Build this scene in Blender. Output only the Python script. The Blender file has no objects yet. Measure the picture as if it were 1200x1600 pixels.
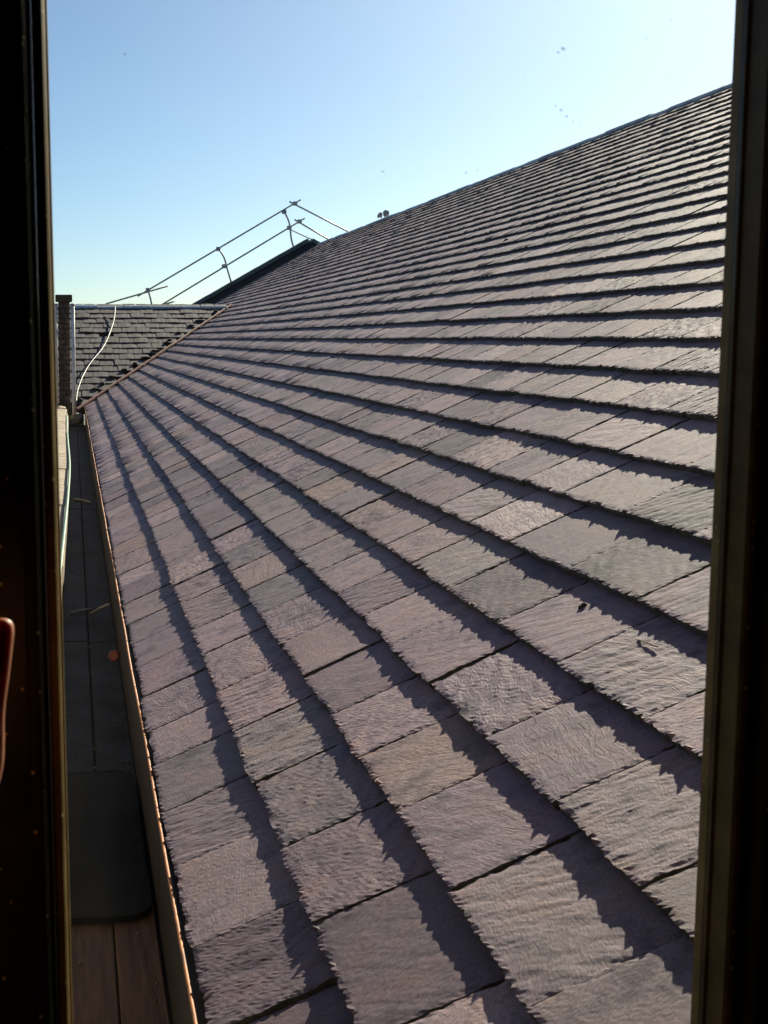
import bpy, bmesh, math, random
from mathutils import Vector, Matrix, noise

# ------------------------------------------------------------------ camera, sky, sun, exposure
SC = bpy.context.scene
COL = SC.collection
TH = math.radians(29.315)                       # pitch of the slate roof
CT, ST = math.cos(TH), math.sin(TH)
CAM = Vector((-0.1709, -1.5492, 0.9289))
PX, CX, CY = 1900.0, 218.4, 800.0               # focal length and principal point of the (cropped) photo

cd = bpy.data.cameras.new('camera')
cam = bpy.data.objects.new('camera', cd); COL.objects.link(cam)
fwd = Vector((0.05414, 0.98851, -0.14114)).normalized()
rgt = Vector((0.99850, -0.05469, 0.0)).normalized()
upv = rgt.cross(fwd).normalized()
m = Matrix((rgt, upv, -fwd)).transposed().to_4x4(); m.translation = CAM
cam.matrix_world = m
cd.sensor_fit = 'VERTICAL'; cd.sensor_height = 24.0; cd.sensor_width = 18.0
cd.lens = 24.0 * PX / 1600.0
cd.shift_x = (600 - CX) / 1600.0; cd.shift_y = 0.0
cd.clip_start = 0.02; cd.clip_end = 3000
cd.dof.use_dof = True; cd.dof.focus_distance = 6.0; cd.dof.aperture_fstop = 16.0
SC.camera = cam

UPS = Vector((CT, 0, ST)); NRM = Vector((-ST, 0, CT)); AWAY = Vector((0, 1, 0))
GAM = math.radians(9.1)
SUN = (math.cos(GAM) * (AWAY * 0.77 + UPS * 0.64) + NRM * math.sin(GAM)).normalized()
wd = bpy.data.worlds.new('World'); SC.world = wd; wd.use_nodes = True
wn, wl = wd.node_tree.nodes, wd.node_tree.links
bg = wn['Background']
sky = wn.new('ShaderNodeTexSky'); sky.sky_type = 'NISHITA'; sky.sun_disc = False
sky.sun_elevation = math.asin(SUN.z); sky.sun_rotation = math.atan2(SUN.x, SUN.y)
sky.altitude = 50; sky.air_density = 0.75; sky.dust_density = 0.6; sky.ozone_density = 2.6
wl.new(sky.outputs[0], bg.inputs[0]); bg.inputs[1].default_value = 0.05
sl = bpy.data.lights.new('sun', 'SUN'); sl.energy = 5.0; sl.angle = math.radians(0.5); sl.color = (1.0, 0.79, 0.60)
so = bpy.data.objects.new('sun', sl); COL.objects.link(so)
so.rotation_euler = SUN.to_track_quat('Z', 'Y').to_euler(); so.location = SUN * 40
SC.view_settings.view_transform = 'Standard'; SC.view_settings.look = 'None'
SC.view_settings.gamma = 1.0; SC.view_settings.use_curve_mapping = False
SC.view_settings.exposure = 1.05
SC.cycles.max_bounces = 6; SC.cycles.diffuse_bounces = 3; SC.cycles.glossy_bounces = 2; SC.cycles.transparent_max_bounces = 6
SC.cycles.caustics_reflective = False; SC.cycles.caustics_refractive = False

rnd = random.Random(11)

# ------------------------------------------------------------------ helpers
def tag(o, label=None, cat=None, group=None, kind=None):
    if label: o['label'] = label
    if cat: o['category'] = cat
    if group: o['group'] = group
    if kind: o['kind'] = kind
    return o

def empty(name, loc, label, cat, group=None):
    o = bpy.data.objects.new(name, None); COL.objects.link(o); o.location = loc
    o.empty_display_size = 0.1
    return tag(o, label, cat, group)

def put(name, me, parent=None, mat=None, mw=None):
    """link a mesh as one object; mw is its world matrix (parents are only translated)"""
    o = bpy.data.objects.new(name, me); COL.objects.link(o)
    if mat is not None and not me.materials: me.materials.append(mat)
    if parent is not None:
        o.parent = parent
        off = parent.matrix_basis.translation.copy()
        if parent.parent: off += parent.parent.matrix_basis.translation
        mm = (mw.copy() if mw is not None else Matrix.Identity(4))
        mm.translation = mm.translation - off
        o.matrix_basis = mm
    elif mw is not None: o.matrix_basis = mw
    return o

class MB:
    def __init__(self): self.v = []; self.f = []
    def add(self, vs, fs):
        b = len(self.v); self.v += [tuple(p) for p in vs]; self.f += [tuple(i + b for i in q) for q in fs]; return self
    def box(self, lo, hi):
        x0, y0, z0 = lo; x1, y1, z1 = hi
        return self.add([(x0,y0,z0),(x1,y0,z0),(x1,y1,z0),(x0,y1,z0),(x0,y0,z1),(x1,y0,z1),(x1,y1,z1),(x0,y1,z1)],
                        [(0,3,2,1),(4,5,6,7),(0,1,5,4),(1,2,6,5),(2,3,7,6),(3,0,4,7)])
    def hexa(self, p):   # eight corners, bottom four then top four
        return self.add(p, [(0,3,2,1),(4,5,6,7),(0,1,5,4),(1,2,6,5),(2,3,7,6),(3,0,4,7)])
    def tube(self, pts, r, n=8):
        pts = [Vector(p) for p in pts]; vs = []; fs = []
        rr = r if isinstance(r, (list, tuple)) else [r] * len(pts)
        t = (pts[1] - pts[0]).normalized()
        a = t.orthogonal().normalized()
        for i, p in enumerate(pts):
            t = (pts[min(i+1, len(pts)-1)] - pts[max(i-1, 0)]).normalized()
            a = (a - t * a.dot(t)).normalized(); b = t.cross(a)
            for k in range(n):
                an = 2*math.pi*k/n; vs.append(p + (a*math.cos(an) + b*math.sin(an)) * rr[i])
        for i in range(len(pts)-1):
            for k in range(n):
                k2 = (k+1) % n; fs.append((i*n+k, i*n+k2, (i+1)*n+k2, (i+1)*n+k))
        fs.append(tuple(range(n))[::-1]); fs.append(tuple(range((len(pts)-1)*n, len(pts)*n)))
        return self.add(vs, fs)
    def mesh(self, name, smooth=False, bevel=0.0, seg=1):
        me = bpy.data.meshes.new(name); me.from_pydata(self.v, [], self.f); me.update()
        bm = bmesh.new(); bm.from_mesh(me)
        bmesh.ops.recalc_face_normals(bm, faces=bm.faces)
        if bevel > 0:
            bmesh.ops.bevel(bm, geom=list(bm.edges), offset=bevel, segments=seg, affect='EDGES', profile=0.6)
        bm.to_mesh(me); bm.free()
        if smooth:
            for p in me.polygons: p.use_smooth = True
        return me
    def build(self, name, mat, parent=None, smooth=False, bevel=0.0, seg=1):
        return put(name, self.mesh(name, smooth, bevel, seg), parent, mat)

def spline(pts, n=8):
    pts = [Vector(p) for p in pts]; out = []
    P = [pts[0]] + pts + [pts[-1]]
    for i in range(1, len(P)-2):
        for k in range(n):
            t = k/n; a, b, c, d = P[i-1], P[i], P[i+1], P[i+2]
            out.append(0.5*((2*b) + (c-a)*t + (2*a-5*b+4*c-d)*t*t + (3*b-a-3*c+d)*t**3))
    out.append(pts[-1]); return out

def roof(u, v, h=0.0):      # metres along the courses, up the slope, off the slope
    return Vector((v*CT - h*ST, u, v*ST + h*CT))

# ------------------------------------------------------------------ materials
def mat_new(name):
    ma = bpy.data.materials.new(name); ma.use_nodes = True
    nt = ma.node_tree; b = nt.nodes['Principled BSDF']
    return ma, nt.nodes, nt.links, b

def ramp(n, stops):
    r = n.new('ShaderNodeValToRGB')
    while len(r.color_ramp.elements) < len(stops): r.color_ramp.elements.new(0.5)
    for e, (p, c) in zip(r.color_ramp.elements, stops):
        e.position = p; e.color = (c[0], c[1], c[2], 1)
    return r

def mat_simple(name, col, rough=0.6, var=0.25, scale=8.0, bump=0.3, metal=0.0, dist=0.004, col2=None, spec=0.5, stretch=(1,1,1), rand=0.0):
    ma, n, l, b = mat_new(name)
    tc = n.new('ShaderNodeTexCoord'); mp = n.new('ShaderNodeMapping'); mp.inputs['Scale'].default_value = stretch
    l.new(tc.outputs['Object'], mp.inputs[0])
    no = n.new('ShaderNodeTexNoise'); no.inputs['Scale'].default_value = scale; no.inputs['Detail'].default_value = 7; no.inputs['Roughness'].default_value = 0.62
    vec = mp.outputs[0]
    if rand:
        oi = n.new('ShaderNodeObjectInfo'); ad = n.new('ShaderNodeVectorMath'); ad.operation = 'MULTIPLY_ADD'
        ad.inputs[1].default_value = (37, 17, 23); l.new(oi.outputs['Random'], ad.inputs[0]); l.new(vec, ad.inputs[2]); vec = ad.outputs[0]
    l.new(vec, no.inputs['Vector'])
    c2 = col2 or tuple(c*(1+var*1.2) for c in col); c1 = tuple(c*(1-var*1.4) for c in col)
    r = ramp(n, [(0.3, c1), (0.5, col), (0.72, c2)]); l.new(no.outputs['Fac'], r.inputs[0])
    out = r.outputs[0]
    if rand:
        hs = n.new('ShaderNodeHueSaturation'); mr = n.new('ShaderNodeMapRange'); mr.inputs[3].default_value = 1-rand; mr.inputs[4].default_value = 1+rand
        l.new(oi.outputs['Random'], mr.inputs[0]); l.new(mr.outputs[0], hs.inputs['Value']); l.new(out, hs.inputs['Color']); out = hs.outputs[0]
    l.new(out, b.inputs['Base Color'])
    b.inputs['Roughness'].default_value = rough; b.inputs['Metallic'].default_value = metal; b.inputs['Specular IOR Level'].default_value = spec
    if bump:
        bp = n.new('ShaderNodeBump'); bp.inputs['Strength'].default_value = bump; bp.inputs['Distance'].default_value = dist
        l.new(no.outputs['Fac'], bp.inputs['Height']); l.new(bp.outputs[0], b.inputs['Normal'])
    return ma

def mat_slate(name, attr):
    ma, n, l, b = mat_new(name)
    def math_(op, a, b_=None, c_=None):
        q = n.new('ShaderNodeMath'); q.operation = op
        for k, v in enumerate((a, b_, c_)):
            if v is None: continue
            if isinstance(v, (int, float)): q.inputs[k].default_value = v
            else: l.new(v, q.inputs[k])
        return q.outputs[0]
    def mul(c1, c2):
        mx = n.new('ShaderNodeMix'); mx.data_type = 'RGBA'; mx.blend_type = 'MULTIPLY'; mx.inputs[0].default_value = 1
        l.new(c1, mx.inputs[6]); l.new(c2, mx.inputs[7]); return mx.outputs[2]
    def nz(vec, scale, det, rough=0.55):
        t = n.new('ShaderNodeTexNoise'); t.inputs['Scale'].default_value = scale; t.inputs['Detail'].default_value = det; t.inputs['Roughness'].default_value = rough
        l.new(vec, t.inputs['Vector']); return t
    def mapping(vec, sc):
        mp = n.new('ShaderNodeMapping'); mp.inputs['Scale'].default_value = sc; l.new(vec, mp.inputs[0]); return mp.outputs[0]
    tc = n.new('ShaderNodeTexCoord')
    if attr:
        oi = n.new('ShaderNodeAttribute'); oi.attribute_name = 'tint'; R = oi.outputs['Fac']
    else:
        oi = n.new('ShaderNodeObjectInfo'); R = oi.outputs['Random']
    R2 = math_('FRACT', math_('MULTIPLY', R, 13.7)); R3 = math_('FRACT', math_('MULTIPLY', R, 41.3)); R4 = math_('FRACT', math_('MULTIPLY', R, 97.1))
    # every slate takes its own piece of stone: shift and turn the pattern
    off = n.new('ShaderNodeVectorMath'); off.operation = 'MULTIPLY_ADD'; off.inputs[1].default_value = (53.1, 29.7, 71.3)
    l.new(R, off.inputs[0]); l.new(tc.outputs['Object'], off.inputs[2])
    rot = n.new('ShaderNodeVectorRotate'); rot.rotation_type = 'Z_AXIS'; l.new(off.outputs[0], rot.inputs['Vector'])
    l.new(math_('MULTIPLY_ADD', R4, 2.4, -0.5), rot.inputs['Angle'])
    w = nz(rot.outputs[0], 6, 2)
    wm = n.new('ShaderNodeVectorMath'); wm.operation = 'MULTIPLY_ADD'; wm.inputs[1].default_value = (0.05, 0.05, 0.0); l.new(w.outputs['Color'], wm.inputs[0]); l.new(rot.outputs[0], wm.inputs[2])
    V = wm.outputs[0]
    grain = nz(mapping(V, (270, 110, 60)), 1, 6, 0.78)
    lay = nz(mapping(V, (38, 8, 14)), 1, 3, 0.6)
    # split layers: a staircase with crisp risers that follow the contours of the low noise
    x = math_('MULTIPLY', lay.outputs['Fac'], 9)
    stair = math_('ADD', math_('FLOOR', x), math_('POWER', math_('FRACT', x), 14))
    wgt = math_('MULTIPLY', math_('POWER', R3, 1.4), 0.34)
    hh = math_('ADD', math_('MULTIPLY', stair, wgt), math_('MULTIPLY', grain.outputs['Fac'], math_('MULTIPLY_ADD', R2, 0.5, 0.45)))
    bp = n.new('ShaderNodeBump'); bp.inputs['Strength'].default_value = 1.0; bp.inputs['Distance'].default_value = 0.0024
    l.new(hh, bp.inputs['Height']); l.new(bp.outputs[0], b.inputs['Normal'])
    # colour by slate: purple, blue-grey, green-grey, now and then rusty or pale
    base = ramp(n, [(0.0, (0.146, 0.101, 0.125)), (0.18, (0.269, 0.184, 0.230)), (0.36, (0.205, 0.157, 0.186)), (0.52, (0.349, 0.244, 0.290)),
                    (0.68, (0.237, 0.184, 0.198)), (0.80, (0.303, 0.204, 0.243)), (0.92, (0.274, 0.182, 0.175)), (1.0, (0.438, 0.318, 0.357))])
    l.new(R2, base.inputs[0])
    gr = ramp(n, [(0.3, (0.52, 0.50, 0.51)), (0.5, (1, 1, 1)), (0.7, (1.48, 1.42, 1.30))]); l.new(grain.outputs['Fac'], gr.inputs[0])
    big = nz(off.outputs[0], 11, 5, 0.65)
    stn = ramp(n, [(0.32, (0.50, 0.48, 0.50)), (0.48, (1, 1, 1)), (0.62, (1.08, 1.0, 0.90)), (0.78, (1.30, 1.12, 0.86))]); l.new(big.outputs['Fac'], stn.inputs[0])
    # the split edges of the layers show a paler line
    rim = ramp(n, [(0.0, (1.22, 1.2, 1.15)), (0.12, (1, 1, 1)), (0.9, (1, 1, 1)), (1.0, (0.6, 0.6, 0.6))]); l.new(math_('FRACT', x), rim.inputs[0])
    col = mul(mul(mul(base.outputs[0], gr.outputs[0]), stn.outputs[0]), rim.outputs[0])
    # sparse pale lichen
    lv = nz(off.outputs[0], 75, 3, 0.6); lm = ramp(n, [(0.66, (0, 0, 0)), (0.72, (1, 1, 1))]); l.new(lv.outputs['Fac'], lm.inputs[0])
    lk = ramp(n, [(0.52, (0, 0, 0)), (0.66, (0.8, 0.8, 0.8))]); l.new(big.outputs['Fac'], lk.inputs[0])
    lx = n.new('ShaderNodeMix'); lx.data_type = 'RGBA'; l.new(mul(lm.outputs[0], lk.outputs[0]), lx.inputs[0]); l.new(col, lx.inputs[6]); lx.inputs[7].default_value = (0.36, 0.35, 0.29, 1)
    col = lx.outputs[2]
    l.new(col, b.inputs['Base Color'])
    rg = n.new('ShaderNodeMapRange'); rg.inputs[3].default_value = 0.58; rg.inputs[4].default_value = 0.8
    l.new(grain.outputs['Fac'], rg.inputs[0]); l.new(rg.outputs[0], b.inputs['Roughness'])
    b.inputs['Specular IOR Level'].default_value = 0.26
    return ma

M = {}
M['slate'] = mat_slate('slate_near', False)
M['slate_far'] = mat_slate('slate_field', True)
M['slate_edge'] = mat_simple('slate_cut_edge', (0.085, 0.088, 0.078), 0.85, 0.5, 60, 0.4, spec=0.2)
M['deck'] = mat_simple('roof_underlay', (0.03, 0.028, 0.027), 0.9)
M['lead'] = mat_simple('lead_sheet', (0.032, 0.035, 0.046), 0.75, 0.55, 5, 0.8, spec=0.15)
M['copper'] = mat_simple('copper_edge', (0.60, 0.21, 0.055), 0.6, 0.4, 30, 0.3)
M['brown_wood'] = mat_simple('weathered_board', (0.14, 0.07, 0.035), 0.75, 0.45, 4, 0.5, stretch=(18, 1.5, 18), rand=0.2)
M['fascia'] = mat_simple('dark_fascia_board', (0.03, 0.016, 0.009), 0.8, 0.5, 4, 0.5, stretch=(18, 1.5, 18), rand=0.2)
M['rubber'] = mat_simple('rubber_mat', (0.007, 0.007, 0.007), 0.8, 0.5, 12, 0.5, spec=0.15)
M['sandstone'] = mat_simple('sandstone', (0.40, 0.31, 0.22), 0.85, 0.3, 9, 0.6, dist=0.006, rand=0.12)
M['tile'] = mat_simple('old_roof_tile', (0.07, 0.056, 0.062), 0.8, 0.3, 9, 0.4, rand=0.28)
M['valley'] = mat_simple('red_valley_edge', (0.19, 0.035, 0.035), 0.7, 0.3, 9, 0.3)
M['steel'] = mat_simple('galvanised_tube', (0.50, 0.49, 0.46), 0.5, 0.25, 12, 0.2, metal=0.3)
M['white_pole'] = mat_simple('weathered_white_paint', (0.88, 0.85, 0.78), 0.6, 0.2, 10, 0.2)
M['cable'] = mat_simple('pale_cable', (0.13, 0.13, 0.12), 0.5, 0.2, 20, 0.1)
M['green_cable'] = mat_simple('green_cable', (0.22, 0.34, 0.22), 0.5, 0.3, 25, 0.1)
M['brick'] = mat_simple('dark_brick', (0.10, 0.065, 0.05), 0.85, 0.4, 14, 0.5, rand=0.35)
M['dark_gable'] = mat_simple('dark_gable_board', (0.035, 0.045, 0.045), 0.7, 0.3, 3, 0.3)
M['coping'] = mat_simple('green_grey_coping', (0.12, 0.15, 0.14), 0.6, 0.3, 5, 0.3)
M['ridge'] = mat_simple('ridge_capping', (0.48, 0.54, 0.58), 0.55, 0.3, 7, 0.3, rand=0.2)
M['rope'] = mat_simple('red_rope', (0.45, 0.10, 0.08), 0.7, 0.2, 20, 0.1)
M['ground'] = mat_simple('ground_far', (0.10, 0.10, 0.085), 0.9, 0.4, 0.05, 0.0)
M['plaster'] = mat_simple('brown_room_paint', (0.10, 0.055, 0.03), 0.8, 0.2, 3, 0.2)
M['stone_wall'] = mat_simple('building_stone', (0.28, 0.24, 0.19), 0.85, 0.3, 3, 0.4)
M['moss'] = mat_simple('moss', (0.05, 0.045, 0.015), 0.95, 0.5, 60, 0.8)
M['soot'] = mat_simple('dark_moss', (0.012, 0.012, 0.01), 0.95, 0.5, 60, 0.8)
M['twig'] = mat_simple('twig', (0.28, 0.2, 0.12), 0.8, 0.3, 60, 0.4)
M['red_cap'] = mat_simple('red_plastic', (0.30, 0.06, 0.03), 0.45, 0.2, 20, 0.1)
M['dust'] = mat_simple('dust_speck', (0.22, 0.20, 0.17), 0.9, 0.3, 60, 0.2)
_n, _l = M['dust'].node_tree.nodes, M['dust'].node_tree.links
_t = _n.new('ShaderNodeBsdfTransparent'); _x = _n.new('ShaderNodeMixShader'); _x.inputs[0].default_value = 0.28
_l.new(_t.outputs[0], _x.inputs[1]); _l.new(_n['Principled BSDF'].outputs[0], _x.inputs[2]); _l.new(_x.outputs[0], _n['Material Output'].inputs['Surface'])
M['mortar'] = mat_simple('pale_mortar', (0.42, 0.40, 0.36), 0.9, 0.3, 30, 0.5)

def mat_frame(name, k_, spec, rough):
    ma, n, l, b = mat_new(name)
    tc = n.new('ShaderNodeTexCoord')
    no = n.new('ShaderNodeTexNoise'); no.inputs['Scale'].default_value = 30; no.inputs['Detail'].default_value = 6; l.new(tc.outputs['Object'], no.inputs['Vector'])
    r = ramp(n, [(0.3, (0.09*k_, 0.056*k_, 0.018*k_)), (0.6, (0.16*k_, 0.105*k_, 0.034*k_)), (0.8, (0.22*k_, 0.15*k_, 0.055*k_))]); l.new(no.outputs['Fac'], r.inputs[0])
    vo = n.new('ShaderNodeTexVoronoi'); vo.inputs['Scale'].default_value = 170; l.new(tc.outputs['Object'], vo.inputs['Vector'])
    sep = n.new('ShaderNodeSeparateColor'); l.new(vo.outputs['Color'], sep.inputs[0])
    g = n.new('ShaderNodeMath'); g.operation = 'GREATER_THAN'; g.inputs[1].default_value = 0.86; l.new(sep.outputs[0], g.inputs[0])
    d = n.new('ShaderNodeMath'); d.operation = 'LESS_THAN'; d.inputs[1].default_value = 0.22; l.new(vo.outputs['Distance'], d.inputs[0])
    k = n.new('ShaderNodeMath'); k.operation = 'MULTIPLY'; l.new(g.outputs[0], k.inputs[0]); l.new(d.outputs[0], k.inputs[1])
    mx = n.new('ShaderNodeMix'); mx.data_type = 'RGBA'; l.new(k.outputs[0], mx.inputs[0]); l.new(r.outputs[0], mx.inputs[6]); mx.inputs[7].default_value = (0.7, 0.55, 0.3, 1)
    l.new(mx.outputs[2], b.inputs['Base Color']); b.inputs['Roughness'].default_value = rough; b.inputs['Specular IOR Level'].default_value = spec
    bp = n.new('ShaderNodeBump'); bp.inputs['Strength'].default_value = 0.15; bp.inputs['Distance'].default_value = 0.001
    l.new(no.outputs['Fac'], bp.inputs['Height']); l.new(bp.outputs[0], b.inputs['Normal'])
    return ma
M['frame'] = mat_frame('dark_frame_paint', 0.22, 0.2, 0.35)
M['bead'] = mat_frame('dusty_bead_paint', 1.7, 0.1, 0.5)

def mat_glass():
    ma, n, l, b = mat_new('window_glass'); n.remove(b)
    out = n['Material Output']
    t = n.new('ShaderNodeBsdfTransparent'); t.inputs[0].default_value = (0.90, 0.985, 1.0, 1)
    g = n.new('ShaderNodeBsdfGlossy'); g.inputs['Roughness'].default_value = 0.02
    f = n.new('ShaderNodeFresnel'); f.inputs[0].default_value = 1.45
    mx = n.new('ShaderNodeMixShader'); l.new(f.outputs[0], mx.inputs[0]); l.new(t.outputs[0], mx.inputs[1]); l.new(g.outputs[0], mx.inputs[2])
    # thin film of dust and smears on the pane
    tc = n.new('ShaderNodeTexCoord'); mp = n.new('ShaderNodeMapping'); mp.inputs['Scale'].default_value = (9, 1, 4); l.new(tc.outputs['Object'], mp.inputs[0])
    no = n.new('ShaderNodeTexNoise'); no.inputs['Scale'].default_value = 1.0; no.inputs['Detail'].default_value = 6; no.inputs['Roughness'].default_value = 0.6; l.new(mp.outputs[0], no.inputs['Vector'])
    mr = n.new('ShaderNodeMapRange'); mr.inputs[1].default_value = 0.45; mr.inputs[2].default_value = 0.75; mr.inputs[3].default_value = 0.0001; mr.inputs[4].default_value = 0.0022; l.new(no.outputs['Fac'], mr.inputs[0])
    td = n.new('ShaderNodeBsdfTranslucent'); td.inputs[0].default_value = (0.85, 0.82, 0.76, 1)
    m2 = n.new('ShaderNodeMixShader'); l.new(mr.outputs[0], m2.inputs[0]); l.new(mx.outputs[0], m2.inputs[1]); l.new(td.outputs[0], m2.inputs[2])
    l.new(m2.outputs[0], out.inputs['Surface'])
    return ma
M['glass'] = mat_glass()

# ------------------------------------------------------------------ the setting
gm = MB().add([(-900, -900, -9), (900, -900, -9), (900, 1500, -9), (-900, 1500, -9)], [(0, 1, 2, 3)])
tag(gm.build('ground', M['ground']), 'dull ground far below the roofs', 'ground', kind='structure')

# ------------------------------------------------------------------ main slate roof
EXP, TK, LEN = 0.1905, 0.0160, 0.43       # exposure, thickness, length of a slate
ROWS = 33; VTOP = ROWS * EXP
U0, UEND = -0.555, 27.0
VAL_U, VAL_K, VAL_V = 15.5, 1.6, 2.98     # valley with the cross wing
def u_limit(v): return VAL_U + VAL_K * v if v < VAL_V else UEND

main_roof = empty('slate_roof', (0, 0, 0), 'large slate roof with overlapping courses rising to the right up to the ridge', 'roof')
dk = MB()
hd = -2.6 * TK - 0.006
def deck_quad(a, b, c, d, th=0.05):
    up = [roof(*q, hd) for q in (a, b, c, d)]; lo = [roof(*q, hd - th) for q in (a, b, c, d)]
    dk.hexa(lo + up)
deck_quad((U0, 0.02), (VAL_U, 0.02), (VAL_U + VAL_K*VAL_V, VAL_V), (U0, VAL_V))
deck_quad((U0, VAL_V), (UEND, VAL_V), (UEND, VTOP+0.1), (U0, VTOP+0.1))
dk.build('roof_deck', M['deck'], main_roof)
# the slope on the far side of the ridge
rx, rz = VTOP*CT + 0.06, VTOP*ST + 0.02
MB().hexa([(rx, U0, rz-0.1), (rx+6, U0, rz-3.5), (rx+6, UEND, rz-3.5), (rx, UEND, rz-0.1),
           (rx, U0, rz-0.02), (rx+6, U0, rz-3.42), (rx+6, UEND, rz-3.42), (rx, UEND, rz-0.02)]).build('back_slope', M['deck'], main_roof)

def slate_grid(seed, w, nx, ny, t, rough):
    """one slate: riven top, chipped bevelled edges, as vertex and face lists (x across, y up the slope from the lower edge)"""
    r = random.Random(seed); o = Vector((r.uniform(0, 90), r.uniform(0, 90), r.uniform(0, 90)))
    ang = r.uniform(-0.5, 1.1); ca, sa = math.cos(ang), math.sin(ang)
    ye = EXP * 1.22
    vs, fs = [], []
    def teeth(k, amp, off):
        g = max(0.0, noise.noise(Vector((k * 0.21, off, seed * 3.1))) * 1.6 + 0.25)      # stretches of chips, stretches of clean edge
        return amp * (g * (abs(noise.noise(Vector((k * 0.42, off, seed)) * 1.7)) * 2.6 + (r.random() * 1.8 if r.random() < 0.16 else 0)) + 0.18 * r.random())
    low = [teeth(i, 0.0055 * rough, 3.1) + 0.006 * noise.noise(Vector((i / nx * 3, seed * 1.7, 9))) for i in range(nx + 1)]
    lef = [teeth(j, 0.0032 * rough, 7.7) for j in range(ny + 1)]
    rig = [teeth(j, 0.0032 * rough, 12.3) for j in range(ny + 1)]
    spike = [0.0] * (nx + 1)
    for i in range(nx + 1): spike[i] = (r.uniform(-0.0012, 0.0006) + 0.0026 * noise.noise(Vector((i * 0.33, seed * 1.3, 4)))) * rough
    for _ in range(r.choice((1, 2, 2, 3))):
        spike[r.randrange(1, nx)] += r.uniform(0.002, 0.0075)
    bend = r.uniform(-0.0015, 0.002); cornL = max(0, r.gauss(-0.001, 0.002)); cornR = max(0, r.gauss(-0.001, 0.002))
    amp = r.choice((0.2, 0.3, 0.4, 0.5, 0.65, 0.8, 1.15)) * rough
    for j in range(ny + 2):
        last = (j == ny + 1); jj = min(j, ny); b = jj / ny
        for i in range(nx + 1):
            a = i / nx
            y = LEN if last else b * ye
            if not last: y += low[i] * max(0.0, 1 - b * 3.2)
            x0 = -w / 2 + lef[jj]; x1 = w / 2 - rig[jj]
            x = x0 + (x1 - x0) * a
            if 0 < i < nx:
                e0 = max(0, 1 - a * 6); e1 = max(0, 1 - (1 - a) * 6)
                x = -w / 2 + w * a + lef[jj] * e0 - rig[jj] * e1
            z = 0.0
            if not last:
                q = Vector(((x * ca + y * sa) * 60, (-x * sa + y * ca) * 17, 0)) + o
                s = noise.fractal(q, 0.8, 2.1, 5)
                tq = s * 3.0; tf = math.floor(tq); st = (tf + min(1, (tq - tf) * 4)) / 3.0
                z = (0.0003 * s + 0.0012 * st) * amp
                z += 0.0010 * noise.noise(Vector((x * 6, y * 6, seed * 2.3))) * amp
                z += bend * (2 * a - 1) ** 2 + (cornL * max(0, 1 - a * 3) + cornR * max(0, a * 3 - 2)) * max(0, 1 - b * 2)
                d = min(x + w / 2, w / 2 - x, y)
                if d < 0.012: z -= (1 - d / 0.012) * r.uniform(0.0, 0.0022) * rough
                if j == 0: z += spike[i]
            vs.append((x, y, z))
    N = nx + 1
    for j in range(ny + 1):
        for i in range(nx):
            fs.append((j*N+i, j*N+i+1, (j+1)*N+i+1, (j+1)*N+i))
    # bottom rim, a little wider than the top (dressed edge)
    loop = [0*N + i for i in range(N)] + [j*N + nx for j in range(1, ny+2)] + [(ny+1)*N + i for i in range(nx-1, -1, -1)] + [j*N for j in range(ny, 0, -1)]
    B = len(vs)
    for k in loop:
        x, y, z = vs[k]; i = k % N; j = k // N
        if j == 0: y = 0.004 + r.uniform(-0.0015, 0.001) * rough + 0.5 * low[i]
        if i == 0: x = -w/2 - 0.0005
        if i == nx: x = w/2 + 0.0005
        vs.append((x, y, -t))
    n = len(loop)
    for k in range(n):
        k2 = (k+1) % n; fs.append((loop[k], B+k, B+k2, loop[k2]))
    return vs, fs, len(fs) - n

# lay out every slate: rows of mixed widths with broken joints
slates = []
prev = [-9.0]
for r_ in range(ROWS):
    v = r_ * EXP; lim = u_limit(v + 0.08); u = U0 + rnd.uniform(0, 0.12); joints = []
    while u < lim - 0.05:
        for _ in range(12):
            w = min(max(rnd.gauss(0.28, 0.036), 0.2), 0.36); e = u + w
            if min(abs(e - p) for p in prev) > 0.062: break
        if e > lim: e = lim; w = e - u
        if w > 0.08: slates.append((r_, u, e))
        joints.append(e); u = e
    prev = joints

def project(P):
    d = Vector(P) - CAM; z = d.dot(fwd)
    if z < 0.05: return None
    return (CX + PX * d.dot(rgt) / z, CY - PX * d.dot(upv) / z)
def seen_area(r_, a, b):
    v = r_ * EXP; q = [project(roof(*c)) for c in ((a, v), (b, v), (b, v+EXP), (a, v+EXP))]
    if any(p is None for p in q): return 0
    q = [(min(max(x, 80), 1140), min(max(y, 0), 1600)) for x, y in q]
    return abs(sum(q[i][0]*q[(i+1) % 4][1] - q[(i+1) % 4][0]*q[i][1] for i in range(4))) / 2
order = sorted(slates, key=lambda s: -seen_area(*s))
single = set(order[:300])

NV = 30
proto = []
for k in range(NV):
    vs, fs, nt_ = slate_grid(100 + k, 0.28, 46, 30, TK * rnd.uniform(0.85, 1.2), 1.0)
    me = bpy.data.meshes.new('slate'); me.from_pydata(vs, [], fs); me.update()
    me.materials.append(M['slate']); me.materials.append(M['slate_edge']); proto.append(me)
    for p in me.polygons[nt_:]: p.material_index = 1

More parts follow.
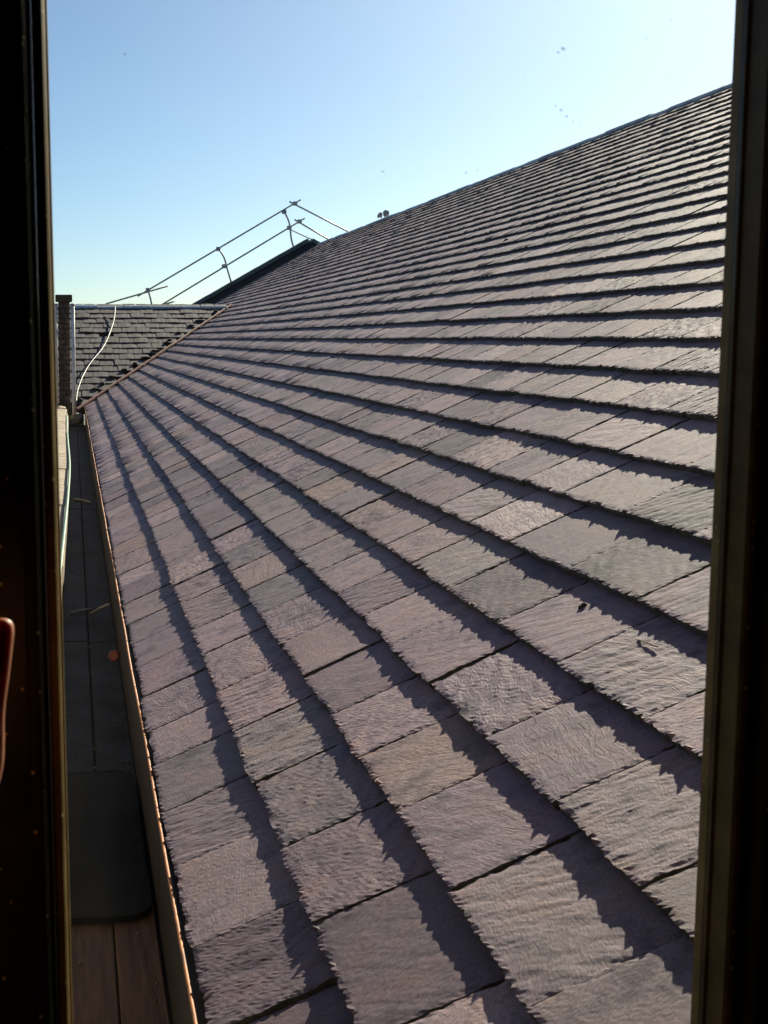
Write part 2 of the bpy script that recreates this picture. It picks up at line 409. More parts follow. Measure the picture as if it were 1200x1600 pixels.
def slate_matrix(r_, a, b, big):
    rr = random.Random(int(a * 1000) * 77 + r_)
    v = r_ * EXP + rr.gauss(0, 0.0022); tilt = TK / EXP + rr.uniform(-0.004, 0.006)
    c = roof((a + b) / 2, v, rr.uniform(0, 0.0022))
    xa = AWAY; ya = (UPS * math.cos(tilt) - NRM * math.sin(tilt)).normalized()
    # local x runs towards the camera so that the frame stays right handed with the outward normal
    xa = -AWAY
    za = xa.cross(ya).normalized()
    if za.dot(NRM) < 0: xa = AWAY; za = xa.cross(ya).normalized()
    tw = rr.gauss(0, 0.007); x2 = xa * math.cos(tw) + ya * math.sin(tw); y2 = za.cross(x2)
    roll = rr.gauss(0, 0.004); x3 = (x2 + za * roll).normalized(); z3 = x3.cross(y2).normalized()
    s = (b - a - 0.003 - rr.random() ** 2 * 0.004) / 0.28
    mm = Matrix((x3 * s, y2, z3)).transposed().to_4x4(); mm.translation = c
    return mm
bag = []
far = {'v': [], 'f': [], 't': [], 'm': []}
lowres = []
for k in range(16):
    lowres.append((slate_grid(500 + k, 0.28, 16, 3, TK, 1.15), slate_grid(700 + k, 0.28, 7, 2, TK, 1.0)))
for s in slates:
    mm = slate_matrix(*s, s in single)
    if s in single:
        if not bag: bag = list(range(NV)); rnd.shuffle(bag)
        o = put('slate', proto[bag.pop()], main_roof, None, mm)
    else:
        vs, fs, nt_ = lowres[rnd.randrange(16)][0 if s[1] < 13 else 1]
        b0 = len(far['v']); tn = rnd.random()
        far['v'] += [tuple(mm @ Vector(p)) for p in vs]; far['f'] += [tuple(i + b0 for i in f) for f in fs]; far['t'] += [tn] * len(vs); far['m'] += [0] * nt_ + [1] * (len(fs) - nt_)
me = bpy.data.meshes.new('slate_field'); me.from_pydata(far['v'], [], far['f']); me.update()
at = me.attributes.new('tint', 'FLOAT', 'POINT'); at.data.foreach_set('value', far['t'])
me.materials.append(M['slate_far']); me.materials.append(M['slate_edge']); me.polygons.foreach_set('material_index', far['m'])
tag(put('slate_field', me, main_roof), kind='stuff')

# ridge capping in short lengths
rm = MB(); L = 0.46
prof = []
for k in range(7):
    a = math.pi * k / 6; prof.append((-0.10 * math.cos(a), 0.055 * math.sin(a) - 0.045))
n_ = len(prof)
vs = [(x, y, z) for y in (0, L - 0.008) for x, z in prof] + [(x * 0.82, y, z - 0.02) for y in (0, L - 0.008) for x, z in prof]
fs = []
for i in range(n_ - 1):
    fs += [(i, i+1, n_+i+1, n_+i), (2*n_+i, 3*n_+i, 3*n_+i+1, 2*n_+i+1), (i, 2*n_+i, 2*n_+i+1, i+1), (n_+i, n_+i+1, 3*n_+i+1, 3*n_+i)]
fs += [(0, n_, 3*n_, 2*n_), (n_-1, 3*n_-1, 4*n_-1, 2*n_-1)]
rme = rm.add(vs, fs).mesh('ridge_tile', smooth=False)
k = 0; u = U0
while u < UEND - L:
    mm = Matrix.Rotation(rnd.gauss(0, 0.006), 4, 'Z'); mm.translation = (VTOP*CT + 0.05, u, VTOP*ST + 0.018 + rnd.gauss(0, 0.004))
    put('ridge_tile', rme, main_roof, M['ridge'], mm); u += L
# eaves: copper edge and fascia boards under the first course
cp = MB()
pts = []
u = U0
ys = [U0 + i * 0.11 for i in range(int((VAL_U - U0) / 0.11) + 1)]
for i, y in enumerate(ys[:-1]):
    pass
edge = [(-0.0085 + 0.004 * noise.noise(Vector((y*1.3, 2, 0))), y, -0.008 + 0.002 * noise.noise(Vector((y*2.1, 7, 0)))) for y in ys]
cp.tube(edge, 0.0032, 6); cp.build('copper_edge', M['copper'], main_roof, True)
y = U0
while y < VAL_U - 0.2:
    ln = rnd.uniform(1.5, 2.1) if y > 1 else 1.36
    y2 = min(y + ln, VAL_U)
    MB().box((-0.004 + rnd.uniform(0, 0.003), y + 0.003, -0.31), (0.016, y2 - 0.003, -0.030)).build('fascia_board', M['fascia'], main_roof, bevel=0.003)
    y = y2
# valley edging
vp_ = [roof(VAL_U + VAL_K * v, v, 0.025 + 0.006 * noise.noise(Vector((v * 3, 5, 1)))) for v in [i * 0.1 - 0.12 for i in range(33)]]
MB().tube(vp_, 0.020, 6).build('valley_edge', M['valley'], main_roof)

# ------------------------------------------------------------------ gutter behind the parapet
gut = empty('parapet_gutter', (-0.11, 0.5, -0.22), 'shaded lead and timber gutter running along the foot of the slates', 'gutter')
GX0, GX1 = -0.225, -0.004
y = 1.02
while y < 15.3:
    y2 = min(y + rnd.uniform(1.5, 2.2), 15.4); dz = rnd.uniform(-0.006, 0.006)
    for xa, xb in ((GX0, -0.118), (-0.114, GX1)):
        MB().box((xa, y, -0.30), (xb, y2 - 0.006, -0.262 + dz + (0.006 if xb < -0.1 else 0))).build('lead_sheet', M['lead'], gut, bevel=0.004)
    y = y2
for i, (xa, xb) in enumerate(((-0.225, -0.186), (-0.183, -0.098), (-0.095, -0.01))):
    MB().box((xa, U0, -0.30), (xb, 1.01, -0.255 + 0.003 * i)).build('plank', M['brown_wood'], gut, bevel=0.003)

MB().box((-0.232, U0, -0.40), (0.04, 15.45, -0.298)).build('gutter_bed', M['deck'], gut)

# rubber mat with rounded corners lying over the gutter
def mat_slab():
    c = []
    x0, x1, y0, y1, r = -0.222, -0.016, 0.78, 1.62, 0.06
    for cx_, cy_, a0 in ((x1-r, y1-r*0.4, 0), (x0+0.01, y1-0.01, 90), (x0+0.01, y0+0.01, 180), (x1-r, y0+r, 270)):
        rr = r if cx_ > -0.15 else 0.01
        for k in range(7):
            a = math.radians(a0 + 15 * k); c.append((cx_ + rr*math.cos(a), cy_ + rr*(0.4 if a0 == 0 else 1)*math.sin(a)))
    n = len(c); def_z = lambda x, y: -0.232 - 0.1 * (x1 - x) * 0.1 + 0.006 * noise.noise(Vector((x*9, y*6, 3)))
    vs = [(x, y, def_z(x, y) - 0.012) for x, y in c] + [(x, y, def_z(x, y)) for x, y in c]
    return MB().add(vs, [tuple(range(n))[::-1], tuple(range(n, 2*n))] + [(i, (i+1) % n, n+(i+1) % n, n+i) for i in range(n)])
tag(mat_slab().build('rubber_mat', M['rubber']), 'black rubber mat with rounded corners covering the near end of the gutter', 'mat')
# parapet wall with coping stones
par = empty('parapet_wall', (-0.4, 7, -0.3), 'sunlit sandstone parapet along the left side of the gutter', 'wall')
MB().box((-0.62, U0, -9.0), (-0.232, 15.0, -0.1)).build('wall_body', M['stone_wall'], par)
y = U0
while y < 14.6:
    y2 = min(y + rnd.uniform(0.8, 1.15), 14.9)
    bow = lambda yy: -0.222 + 0.018 * math.exp(-((yy - 7.0) / 3.2) ** 2) - (0.03 if yy > 11 else 0)
    jz = rnd.uniform(-0.006, 0.004); j = rnd.uniform(-0.006, 0.006)
    MB().hexa([(-0.66, y+0.004, -0.1), (bow(y)+j, y+0.004, -0.1), (bow(y2)+j, y2-0.004, -0.1), (-0.66, y2-0.004, -0.1),
               (-0.66, y+0.004, 0.03+jz), (bow(y)+j, y+0.004, -0.005+jz), (bow(y2)+j, y2-0.004, -0.005+jz), (-0.66, y2-0.004, 0.03+jz)]).build('coping_stone', M['sandstone'], par, bevel=0.012, seg=2)
    y = y2
# rounded end stone
def lump(c, s, seed, sub=3, amp=0.18, fq=1.6):
    bm = bmesh.new(); bmesh.ops.create_icosphere(bm, subdivisions=sub, radius=1)
    for v in bm.verts:
        d = 1 + amp * noise.fractal(v.co * fq + Vector((seed, seed*2, 0)), 1, 2, 4)
        v.co = Vector((v.co.x * s[0] * d, v.co.y * s[1] * d, v.co.z * s[2] * d))
    me = bpy.data.meshes.new('lump'); bm.to_mesh(me); bm.free()
    for p in me.polygons: p.use_smooth = True
    mm = Matrix.Translation(c); return me, mm
me, mm = lump((-0.36, 15.05, -0.08), (0.12, 0.2, 0.11), 3)
tag(put('end_stone', me, None, M['sandstone'], mm), 'rounded pale stone at the far end of the parapet below the white poles', 'stone')
me, mm = lump((-0.12, 15.2, -0.16), (0.10, 0.12, 0.08), 8)
tag(put('outlet_stone', me, None, M['stone_wall'], mm), 'small brown stone at the far end of the gutter, right of the rounded pale stone', 'stone')

# green cable lying along the parapet edge
cpts = spline([(-0.25, 13.5, 0.0), (-0.225, 10, 0.006), (-0.2, 7.5, 0.012), (-0.205, 5.6, 0.015), (-0.218, 4.2, 0.012), (-0.232, 3.0, 0.008), (-0.25, 2.0, 0.01), (-0.30, 0.8, 0.035), (-0.42, -0.4, 0.04)], 8)
MB().tube(cpts, 0.0085, 6)
tag(MB().tube(cpts, 0.0085, 6).build('green_cable', M['green_cable'], None, True), 'thin pale green cable lying along the edge of the parapet', 'cable')

# bits lying in the gutter
def stick(name, p, q, r, mat, label, cat, group=None):
    p, q = Vector(p), Vector(q); mid = (p + q) / 2 + Vector((0, 0, r * 0.6))
    return tag(MB().tube(spline([p, mid, q], 4), [r*0.8, r, r, r, r, r, r, r, r*0.6], 6).build(name, mat, None, True), label, cat, group)
stick('grey_stick', (-0.10, 3.6, -0.25), (-0.03, 3.25, -0.13), 0.006, M['mortar'], 'short grey stick leaning against the eaves board above the red cap', 'stick')
stick('grey_stick', (-0.19, 3.62, -0.25), (-0.09, 3.70, -0.252), 0.006, M['mortar'], 'grey stick lying across the middle of the gutter beside the parapet', 'stick')
stick('grey_stick', (-0.17, 7.4, -0.25), (-0.04, 7.2, -0.25), 0.010, M['mortar'], 'grey stick lying across the far part of the gutter', 'stick')
cap = MB(); vs = []; 
for ring, (rr, h) in enumerate(((0.020, 0.0), (0.020, 0.010), (0.016, 0.014), (0.006, 0.011))):
    for k in range(16):
        a = 2*math.pi*k/16; vs.append((rr*math.cos(a), rr*math.sin(a), h))
fs = [tuple(range(16))[::-1], tuple(range(48, 64))]
for g in range(3):
    for k in range(16): fs.append((g*16+k, g*16+(k+1) % 16, (g+1)*16+(k+1) % 16, (g+1)*16+k))
co = cap.add(vs, fs).build('red_disc', M['red_cap'], None, True)
co.location = (-0.036, 2.42, -0.125); co.rotation_euler = Vector((-0.45, -0.8, 0.3)).to_track_quat('Z', 'Y').to_euler()
tag(co, 'small round red disc on the eaves board in the shaded gutter', 'disc')

# ------------------------------------------------------------------ cross wing beyond the gutter
CWX = -6.0; YE, YR, ZR = VAL_U, VAL_U + VAL_K * VAL_V, VAL_V * ST
PW = math.atan2(ZR, YR - YE); SL = math.hypot(ZR, YR - YE)
wing = empty('tiled_wing', (0, 16, 0), 'far cross wing with old grey tiles facing the camera under a level ridge', 'roof')
xr = VAL_V * CT
MB().hexa([(CWX, YE, -0.12), (0, YE, -0.12), (xr, YR, ZR-0.12), (CWX, YR, ZR-0.12),
           (CWX, YE, -0.03), (0, YE, -0.03), (xr, YR, ZR-0.03), (CWX, YR, ZR-0.03)]).build('roof_deck', M['deck'], wing)
MB().hexa([(CWX, YR, ZR-0.12), (xr, YR, ZR-0.12), (0.2, YR+4.7, -0.12), (CWX, YR+4.7, -0.12),
           (CWX, YR, ZR-0.03), (xr, YR, ZR-0.03), (0.2, YR+4.7, -0.03), (CWX, YR+4.7, -0.03)]).build('back_slope', M['deck'], wing)
MB().box((CWX, YE+0.12, -9), (-0.02, YR+4.5, -0.15)).build('wing_wall', M['stone_wall'], wing)
tw_, th_, te = 0.235, 0.013, 0.285
def tile_me(seed):
    r = random.Random(seed); b = MB(); nx = 5; vs = []; fs = []
    for lay in (0, 1):
        for j, y in enumerate((0.0, te * 1.25)):
            for i in range(nx + 1):
                a = i / nx; x = (a - 0.5) * (tw_ - 0.008)
                vs.append((x, y + (r.uniform(-0.006, 0.006) if j == 0 else 0), (0 if lay else -th_) + 0.002 * math.sin(a * math.pi) + (r.uniform(-0.002, 0.002))))
    N = nx + 1
    for i in range(nx):
        fs += [(2*N+i, 2*N+i+1, 3*N+i+1, 3*N+i), (i, 2*N+i, 2*N+i+1, i+1)][::1] + [(N+i, N+i+1, 3*N+i+1, 3*N+i)]
    fs += [(0, N, 3*N, 2*N), (nx, 2*N+nx, 3*N+nx, N+nx)]
    return b.add(vs, fs).mesh('roof_tile')
tiles = [tile_me(k) for k in range(6)]
cnt = 0; tf = {'v': [], 'f': []}
nrow = int(SL / te)
for r_ in range(nrow + 1):
    s = r_ * te + 0.02
    if s > SL - 0.05: break
    yy, zz = YE + s * math.cos(PW), s * math.sin(PW)
    lim = (s / SL) * xr - 0.06; x = lim - tw_ / 2 + rnd.uniform(0.03, 0.13)
    while x > CWX:
        tilt = PW - th_ / te + rnd.gauss(0, 0.01)
        mm = Matrix.Translation((x, yy + rnd.gauss(0, 0.006), zz + 0.03 + rnd.gauss(0, 0.004))) @ Matrix.Rotation(tilt, 4, 'X') @ Matrix.Rotation(rnd.gauss(0, 0.01), 4, 'Z')
        t_ = rnd.choice(tiles)
        if x > -0.75 and cnt < 300 and rnd.random() > 0.02:
            put('roof_tile', t_, wing, M['tile'], mm); cnt += 1
        elif x <= -0.75:
            b0 = len(tf['v']); tf['v'] += [tuple(mm @ v.co) for v in t_.vertices]; tf['f'] += [tuple(i + b0 for i in p.vertices) for p in t_.polygons]
        x -= tw_
me = bpy.data.meshes.new('tile_field'); me.from_pydata(tf['v'], [], tf['f']); me.update()
tag(put('tile_field', me, wing, M['tile']), kind='stuff')
x = xr - 0.5
while x > CWX:
    mm = Matrix.Rotation(math.radians(90), 4, 'Z'); mm.translation = (x + 0.46, YR, ZR + 0.04 + rnd.gauss(0, 0.005))
    put('ridge_tile', rme, wing, M['ridge'], mm); x -= 0.46
# dark lumps of mortar and cut tile along the valley
for i in range(15):
    v = 0.15 + i * 0.19 + rnd.uniform(-0.06, 0.06)
    p = roof(VAL_U + VAL_K * v, v, 0.0) + Vector((-0.10 - rnd.random() * 0.10, -0.02, 0.03))
    me, mm = lump(p, (rnd.uniform(0.03, 0.09), 0.06, rnd.uniform(0.015, 0.035)), i * 3.3, 2, 0.35)
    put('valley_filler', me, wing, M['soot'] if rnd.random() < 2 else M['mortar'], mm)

# ------------------------------------------------------------------ gable beyond, with coping
gab = empty('raised_gable', (3, UEND, 2), 'dark raised gable with a sloping coping beyond the slate ridge', 'gable')
gx0, gap = 0.2, 5.34
zg = lambda x: x * ST / CT + 0.15
ga = []
for y in (UEND, UEND + 0.35):
    ga += [(gx0, y, -0.5), (gx0, y, zg(gx0)), (gap, y, zg(gap)), (gap + 5.2, y, zg(gap) - 2.9), (gap + 5.2, y, -0.5)]
MB().add(ga, [(0, 1, 2, 3, 4), (9, 8, 7, 6, 5)] + [(i, (i+1) % 5, 5+(i+1) % 5, 5+i) for i in range(5)]).build('gable_wall', M['dark_gable'], gab)
def slab(a, b, y0, y1, t):
    a, b = Vector(a), Vector(b); n = Vector((-(b-a).z, 0, (b-a).x)).normalized() * t
    return [(a.x, y0, a.z), (b.x, y0, b.z), (b.x, y1, b.z), (a.x, y1, a.z), (a.x+n.x, y0, a.z+n.z), (b.x+n.x, y0, b.z+n.z), (b.x+n.x, y1, b.z+n.z), (a.x+n.x, y1, a.z+n.z)]
k = 0; npc = 9
for i in range(npc):
    xa, xb = gx0 + (gap-gx0)*i/npc, gx0 + (gap-gx0)*(i+1)/npc
    MB().hexa(slab((xa+0.005, 0, zg(xa)+0.003), (xb-0.005, 0, zg(xb)+0.003), UEND-0.06, UEND+0.41, 0.09)).build('coping_stone', M['coping'], gab, bevel=0.01)
for i in range(5):
    xa, xb = gap + i*1.0, gap + (i+1)*1.0
    MB().hexa(slab((xa+0.03, 0, zg(gap)-(xa-gap)*0.558+0.003), (xb, 0, zg(gap)-(xb-gap)*0.558+0.003), UEND-0.06, UEND+0.41, 0.09)).build('coping_stone', M['coping'], gab, bevel=0.01)

# ------------------------------------------------------------------ guard rail of scaffold tubes following the gable
def at_px(x, y, Y):         # a point of the far scaffolding, read off its bearing at its own distance Y
    d = fwd * PX + rgt * (x - CX) + upv * (CY - y); t = (Y - CAM.y) / d.y
    return CAM + d * t
YS = UEND + 0.2
rail = empty('guard_rail', at_px(400, 440, YS), 'scaffold tube guard rail climbing the gable against the sky', 'railing')
def tubep(name, pts, r=0.019, parent=rail, mat='steel', n=8):
    return MB().tube([Vector(p) for p in pts], r, n).build(name, M[mat], parent, True)
A1, A2 = at_px(215, 463, YS), at_px(470, 312, YS)
tubep('top_rail', [A1, A2])
tubep('top_rail', [at_px(165, 475, YS + 0.06), at_px(262, 447, YS + 0.06)])
B1, B2 = at_px(248, 479, YS), at_px(476, 341, YS)
tubep('mid_rail', [B1, B2])
tubep('mid_rail', [at_px(250, 478, YS + 0.06), at_px(272, 471, YS + 0.06)])
tubep('top_rail', [at_px(452, 315, YS + 0.06), at_px(560, 370, YS + 0.06)])
tubep('mid_rail', [at_px(460, 343, YS + 0.06), at_px(530, 384, YS + 0.06)])
for pts in (((444, 330), (452, 348), (455, 372), (459, 388), (463, 408)), ((341, 388), (350, 402), (355, 420), (361, 440)), ((231, 453), (235, 466), (239, 486))):
    tubep('post', spline([at_px(x, y, YS - 0.06) for x, y in pts], 4), 0.021)
for x, y in ((461, 318), (468, 346), (444, 331), (452, 356), (341, 389), (350, 416), (231, 453)):
    c = at_px(x, y, YS - 0.02)
    MB().box((c.x-0.05, c.y-0.05, c.z-0.045), (c.x+0.05, c.y+0.06, c.z+0.045)).build('coupler', M['steel'], rail, bevel=0.012)
tag(tubep('red_rope', spline([at_px(452, 358, YS), at_px(480, 371, YS), at_px(512, 383, YS)], 5), 0.012, None, 'rope', 6), 'thin red rope sloping down from the guard rail to the ridge', 'rope')

# ------------------------------------------------------------------ poles, brick pier and cable at the far end of the gutter
for (x0, x1, lab) in ((-0.395, -0.40, 'white scaffold pole left of the dark brick pier'), (-0.155, -0.165, 'white scaffold pole right of the dark brick pier')):
    p = empty('scaffold_pole', (x0, 15.15, -0.15), lab, 'pole', 'white poles by the brick pier')
    tubep('tube', [(x0, 15.15, -0.20), (x1, 15.2, 1.37)], 0.026, p, 'white_pole', 10)
    tubep('end_cap', [(x1, 15.2, 1.365), (x1, 15.2, 1.40)], 0.030, p, 'steel', 10)
    MB().box((x0-0.06, 15.09, -0.21), (x0+0.06, 15.21, -0.195)).build('base_plate', M['steel'], p)
pier = empty('brick_pier', (-0.28, 15.35, -0.2), 'narrow dark brick pier with a flat cap between two white poles', 'pier')
z = -0.2; k = 0
while z < 1.42:
    for j in range(2):
        x0 = -0.365 + (0 if k % 2 else -0.0); 
        xs = (-0.365, -0.275, -0.200) if k % 2 else (-0.365, -0.30, -0.200)
        MB().box((xs[j]+0.004, 15.25 + rnd.uniform(-0.006, 0.006), z+0.005), (xs[j+1]-0.004, 15.45, z+0.064)).build('brick', M['brick'], pier, bevel=0.004)
    z += 0.07; k += 1
MB().box((-0.36, 15.265, -0.2), (-0.205, 15.44, 1.43)).build('mortar_core', M['deck'], pier)
MB().box((-0.40, 15.22, 1.425), (-0.17, 15.48, 1.52)).build('pier_cap', M['brick'], pier, bevel=0.01)
hp = spline([(0.579, 20.0, 1.50), (0.533, 19.33, 1.25), (0.419, 18.446, 0.98), (0.298, 17.789, 0.78), (0.168, 17.323, 0.64), (0.064, 16.937, 0.52), (-0.038, 16.398, 0.355), (-0.107, 15.863, 0.19), (-0.127, 15.456, 0.06)], 6)
tag(MB().tube(hp, 0.010, 8).build('pale_hose', M['cable'], None, True), 'pale hose curving down the tiles from the ridge to the poles', 'hose')

# ------------------------------------------------------------------ small things on the slates
def on_slate(u, v, h=0.0): return roof(u, v, h)
def bits(name, u, v, s, n, mat, label, cat, seed):
    bm = bmesh.new(); r = random.Random(seed); c = roof(u, v, -0.011)
    for i in range(n):
        b2 = bmesh.new()
        g = bmesh.ops.create_icosphere(bm, subdivisions=2, radius=1)
        o = (UPS * r.gauss(0, s*0.55) + AWAY * r.gauss(0, s*0.55)); sc = s * r.uniform(0.3, 0.6)
        for vv in g['verts']:
            d = 1 + 0.45 * noise.fractal(vv.co * 2.2 + Vector((seed, i, 0)), 1, 2, 3)
            vv.co = o + vv.co * sc * d + NRM * sc * 0.3
        b2.free()
    me = bpy.data.meshes.new(name); bm.to_mesh(me); bm.free()
    return tag(put(name, me, None, mat, Matrix.Translation(c)), label, cat)

# ------------------------------------------------------------------ mortar lumps on the ridge
rl = empty('ridge_lumps', (VTOP*CT, 21.2, VTOP*ST), 'two pale lumps of mortar standing up on the slate ridge', 'mortar')
for i, (dy, dx, s) in enumerate(((0.0, 0.0, 0.05), (-0.16, 0.02, 0.065), (0.12, 0.02, 0.03))):
    me, mm = lump((VTOP*CT + 0.05 + dx, 21.2 + dy * 2.0, VTOP*ST + 0.11), (s*0.8, s*1.1, s), 20 + i*3, 2, 0.5)
    put('mortar_lump', me, rl, M['mortar'], mm)
bits('moss_clump', 0.649, 0.894, 0.007, 5, M['moss'], 'small brown moss clump on a slate joint near the right window jamb', 'moss', 5)
bits('dark_moss', 7.04, 3.30, 0.03, 5, M['soot'], 'black moss clump alone on the upper slates', 'moss', 9)

# ------------------------------------------------------------------ the room the photograph is taken from
WY = -0.75                                    # plane of the window glass
room = empty('attic_room', (0.5, -2.5, -0.8), 'dark brown room behind the window frame', 'room')
OX0, OX1, OZ0, OZ1 = -0.275, 0.355, 0.28, 1.36
for nm, lo, hi in (('wall', (-2.2, -0.86, -1.0), (OX0, -0.66, 2.4)), ('wall', (OX1, -0.86, -1.0), (2.8, -0.66, 2.4)),
                   ('wall', (OX0, -0.86, -1.0), (OX1, -0.66, OZ0)), ('wall', (OX0, -0.86, OZ1), (OX1, -0.66, 2.4)),
                   ('wall', (-2.3, -4.4, -1.0), (-2.2, -0.66, 2.4)), ('wall', (2.8, -4.4, -1.0), (2.9, -0.66, 2.4)),
                   ('wall', (-2.3, -4.5, -1.0), (2.9, -4.4, 2.4)), ('room_floor', (-2.3, -4.5, -1.1), (2.9, -0.66, -1.0)),
                   ('room_ceiling', (-2.3, -4.5, 2.4), (2.9, -0.66, 2.5))):
    MB().box(lo, hi).build(nm, M['plaster'], room)

M['outer'] = mat_simple('sky_block_brick', (0.07, 0.05, 0.04), 0.85, 0.4, 6, 0.4)  # unseen facade, added tall and dark to hold sky light off the near slates
PX0, PX1 = -0.36, 0.50                        # the outer reveal is wider than the frame
for lo, hi in (((-5, -0.66, -9), (PX0, -0.56, 7)), ((PX1, -0.66, -9), (9, -0.56, 7)), ((PX0, -0.66, -9), (PX1, -0.56, 0.24)), ((PX0, -0.66, OZ1 + 0.06), (PX1, -0.56, 7)),
               ((-5, -6, 6.9), (9, -0.66, 7)), ((-5.1, -6, -9), (-5, -0.56, 7)), ((9, -6, -9), (9.1, -0.56, 7)), ((-5, -6.1, -9), (9, -6, 7))):
    MB().box(lo, hi).build('sky_block_wall', M['outer'], room)

win = empty('window', (0.04, WY, 0.4), 'dark framed window with a dusty pane that the roof is seen through', 'window')
WM = Matrix.Translation((0.04, WY, 0.8)) @ Matrix.Rotation(math.radians(-0.8), 4, 'X') @ Matrix.Rotation(math.radians(-0.9), 4, 'Y') @ Matrix.Translation((-0.04, -WY, -0.8))
LX, RX = -0.180, 0.2715                        # glass edges
SEC_BEAD = [(0, 0.012), (0, -0.004), (0.0015, -0.006), (0.0015, -0.027), (0.003, -0.0300), (0.006, -0.0312), (0.0085, -0.030), (0.0095, -0.027), (0.0095, 0.012)]
SEC_STILE = [(0.0105, 0.012), (0.0105, -0.022), (0.0118, -0.023), (0.0125, -0.042), (0.0145, -0.0455), (0.018, -0.0465), (0.0215, -0.045), (0.023, -0.042), (0.023, -0.036), (0.060, -0.036), (0.070, -0.06), (0.084, -0.06), (0.084, 0.012)]
def upright(sec, x, s, z0, z1):
    """moulded upright: s = +1 on the right (the section steps away from the glass and towards the room)"""
    vs = [(x + s*a, WY + b, z) for z in (z0, z1) for a, b in sec]; n = len(sec)
    return MB().add(vs, [tuple(range(n)), tuple(range(n, 2*n))[::-1]] + [(i, (i+1) % n, n+(i+1) % n, n+i) for i in range(n)])
for x, s in ((LX, -1), (RX, 1)):
    for nm, sec, mt in (('stile', SEC_STILE, 'frame'), ('glazing_bead', SEC_BEAD, 'bead')):
        o = upright(sec, x, s, 0.29, 1.35).build(nm, M[mt], win)
        o.matrix_basis = Matrix.Translation(-Vector((0.04, WY, 0.4))) @ WM
for z0, z1 in ((0.285, 0.36), (1.28, 1.352)):
    o = MB().box((LX + 0.0, WY - 0.032, z0), (RX - 0.0, WY + 0.011, z1)).build('cross_rail', M['frame'], win, bevel=0.003)
    o.matrix_basis = Matrix.Translation(-Vector((0.04, WY, 0.4))) @ WM
o = MB().box((LX - 0.0, WY - 0.002, 0.36), (RX + 0.0, WY + 0.002, 1.28)).build('pane', M['glass'], win)
o.matrix_basis = Matrix.Translation(-Vector((0.04, WY, 0.4))) @ WM
for (px, py, sz) in ((195, 85, 1.4), (880, 76, 2.6), (872, 82, 1.6), (598, 268, 1.6), (728, 270, 1.5), (746, 266, 1.0), (876, 172, 1.8), (885, 182, 1.6), (895, 190, 1.0), (868, 166, 1.0), (905, 196, 0.9), (1048, 32, 1.0), (1048, 125, 1.0), (660, 150, 0.7), (820, 120, 0.7), (1010, 60, 0.8), (430, 210, 0.6)):
    c = at_px(px, py, WY); c = at_px(px, py, WY + (c.z - 0.8) * math.sin(math.radians(0.8)) - 0.0035); r = random.Random(px)
    n = 9; s = sz * 0.42 / PX * 2.4
    vs = []
    for yy in (0, -0.0006):
        for k in range(n):
            a = 2*math.pi*k/n; q = s * r.uniform(0.4, 1.2); vs.append((c.x + q*math.cos(a)*1.2, c.y + yy, c.z + q*math.sin(a)*0.8))
    MB().add(vs, [tuple(range(n)), tuple(range(n, 2*n))[::-1]] + [(i, (i+1) % n, n+(i+1) % n, n+i) for i in range(n)]).build('dust_speck', M['dust'], win)

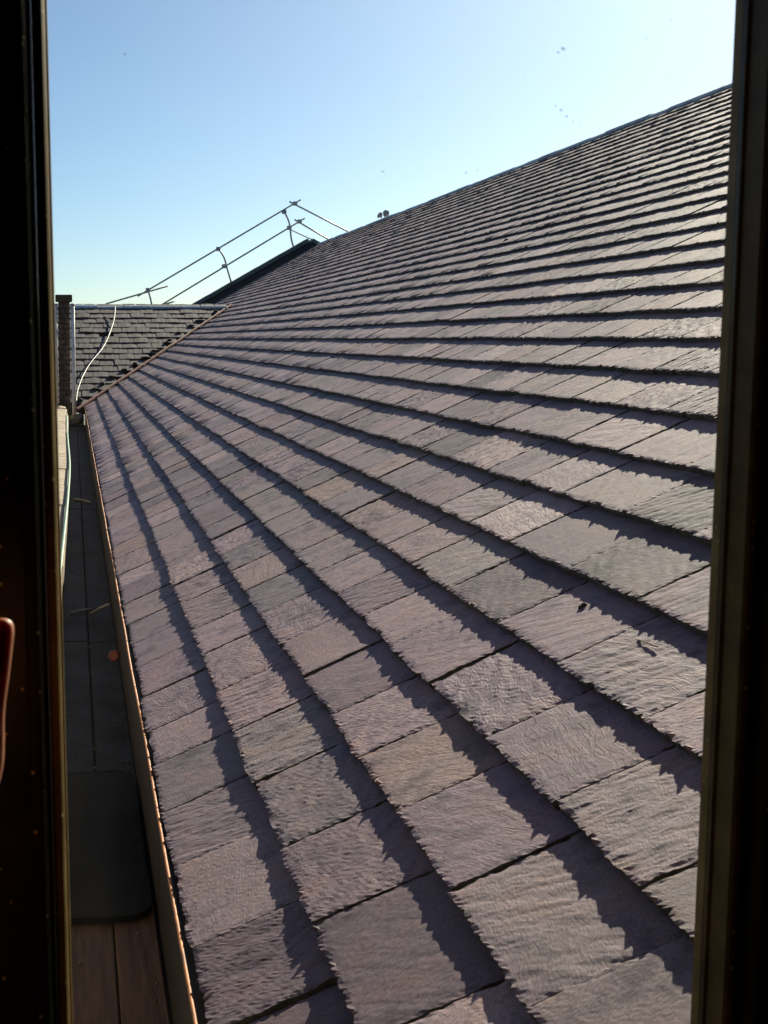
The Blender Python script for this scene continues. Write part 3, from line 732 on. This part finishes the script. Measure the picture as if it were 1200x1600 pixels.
# ------------------------------------------------------------------ hand resting on the left of the window frame
def hand():
    P = {'elbow': (-0.34, -1.16, 0.36, 0.040), 'fore': (-0.30, -1.02, 0.49, 0.032), 'wrist': (-0.266, -0.915, 0.592, 0.022), 'heel': (-0.258, -0.893, 0.628, 0.022)}
    chains = [['elbow', 'fore', 'wrist', 'heel']]
    fing = {'index': [(-0.287, -0.882, 0.688, 0.0125), (-0.291, -0.886, 0.726, 0.0092), (-0.292, -0.878, 0.757, 0.0084), (-0.292, -0.868, 0.780, 0.0072)],
            'middle': [(-0.266, -0.884, 0.692, 0.0125), (-0.267, -0.890, 0.734, 0.0094), (-0.267, -0.881, 0.767, 0.0086), (-0.266, -0.869, 0.793, 0.0073)],
            'ring': [(-0.245, -0.884, 0.688, 0.0125), (-0.243, -0.890, 0.728, 0.0090), (-0.242, -0.881, 0.760, 0.0083), (-0.240, -0.869, 0.786, 0.0070)],
            'little': [(-0.2255, -0.884, 0.680, 0.0125), (-0.2215, -0.890, 0.715, 0.0082), (-0.217, -0.885, 0.742, 0.0076), (-0.2135, -0.876, 0.766, 0.0066)],
            'thumb': [(-0.288, -0.886, 0.640, 0.0145), (-0.309, -0.884, 0.662, 0.0110), (-0.324, -0.880, 0.684, 0.0098), (-0.333, -0.874, 0.706, 0.0080)]}
    for k, pts in fing.items():
        names = []
        for i, p in enumerate(pts): P[k + str(i)] = p; names.append(k + str(i))
        chains.append(['heel'] + names)
    idx = {k: i for i, k in enumerate(P)}
    me = bpy.data.meshes.new('person')
    me.from_pydata([(p[0] + 0.0035, p[1], p[2] + 0.008) for p in P.values()], [(idx[a], idx[b]) for c in chains for a, b in zip(c, c[1:])], [])
    o = put('person', me, None, M['skin'])
    bm = bmesh.new(); bm.from_mesh(me); bm.verts.layers.skin.verify(); bm.to_mesh(me); bm.free()
    sk = o.modifiers.new('skin', 'SKIN'); sk.use_smooth_shade = True
    for i, p in enumerate(P.values()):
        me.skin_vertices[0].data[i].radius = (p[3], p[3]); me.skin_vertices[0].data[i].use_root = (i == idx['heel'])
    o.modifiers.new('sub', 'SUBSURF').render_levels = 2
    return o
M['skin'] = mat_simple('skin', (0.52, 0.22, 0.11), 0.5, 0.15, 30, 0.15, dist=0.001)
b_ = M['skin'].node_tree.nodes['Principled BSDF']; b_.inputs['Subsurface Weight'].default_value = 0.4; b_.inputs['Subsurface Radius'].default_value = (0.012, 0.004, 0.002); b_.inputs['Subsurface Scale'].default_value = 1.0
hd_ = hand(); me_ = hd_.data
if not me_.skin_vertices: pass
tag(hd_, 'bare hand resting against the left side of the dark window frame', 'person')
MB().tube([(-0.325, -1.115, 0.405), (-0.345, -1.17, 0.35), (-0.37, -1.26, 0.25)], [0.050, 0.054, 0.058], 14).build('sleeve', M['plaster'], hd_, True)

# ------------------------------------------------------------------ grit and leaf litter in the gutter
gv, gf = [], []
for i in range(700):
    y = rnd.uniform(0.2, 9) if rnd.random() < 0.8 else rnd.uniform(0.2, 15); x = rnd.choice((rnd.gauss(-0.19, 0.025), rnd.gauss(-0.03, 0.02), rnd.uniform(-0.21, -0.02)))
    x = min(max(x, -0.215), -0.024); s_ = rnd.uniform(0.0015, 0.006); z = -0.2565 if y > 1.02 else -0.249
    if 0.77 < y < 1.63: continue
    c = Vector((x, y, z)); b0 = len(gv)
    for dx, dy, dz in ((1, 0, 0), (-0.6, 0.8, 0.1), (-0.5, -0.9, 0), (0.1, 0, 0.8), (0, 0.1, -0.6)):
        gv.append(tuple(c + Vector((dx, dy, dz)) * s_ * rnd.uniform(0.6, 1.3)))
    gf += [tuple(b0 + k for k in t) for t in ((0, 1, 3), (1, 2, 3), (2, 0, 3), (1, 0, 4), (2, 1, 4), (0, 2, 4))]
me = bpy.data.meshes.new('gutter_grit'); me.from_pydata(gv, [], gf); me.update()
tag(put('gutter_grit', me, None, M['twig']), 'scattered grit and leaf crumbs on the gutter floor', 'grit', kind='stuff')
stick('twig', roof(0.40, 0.885, -0.0075), roof(0.335, 0.89, -0.006), 0.0014, M['twig'], 'short brown twig on a slate beside the moss clump', 'twig')
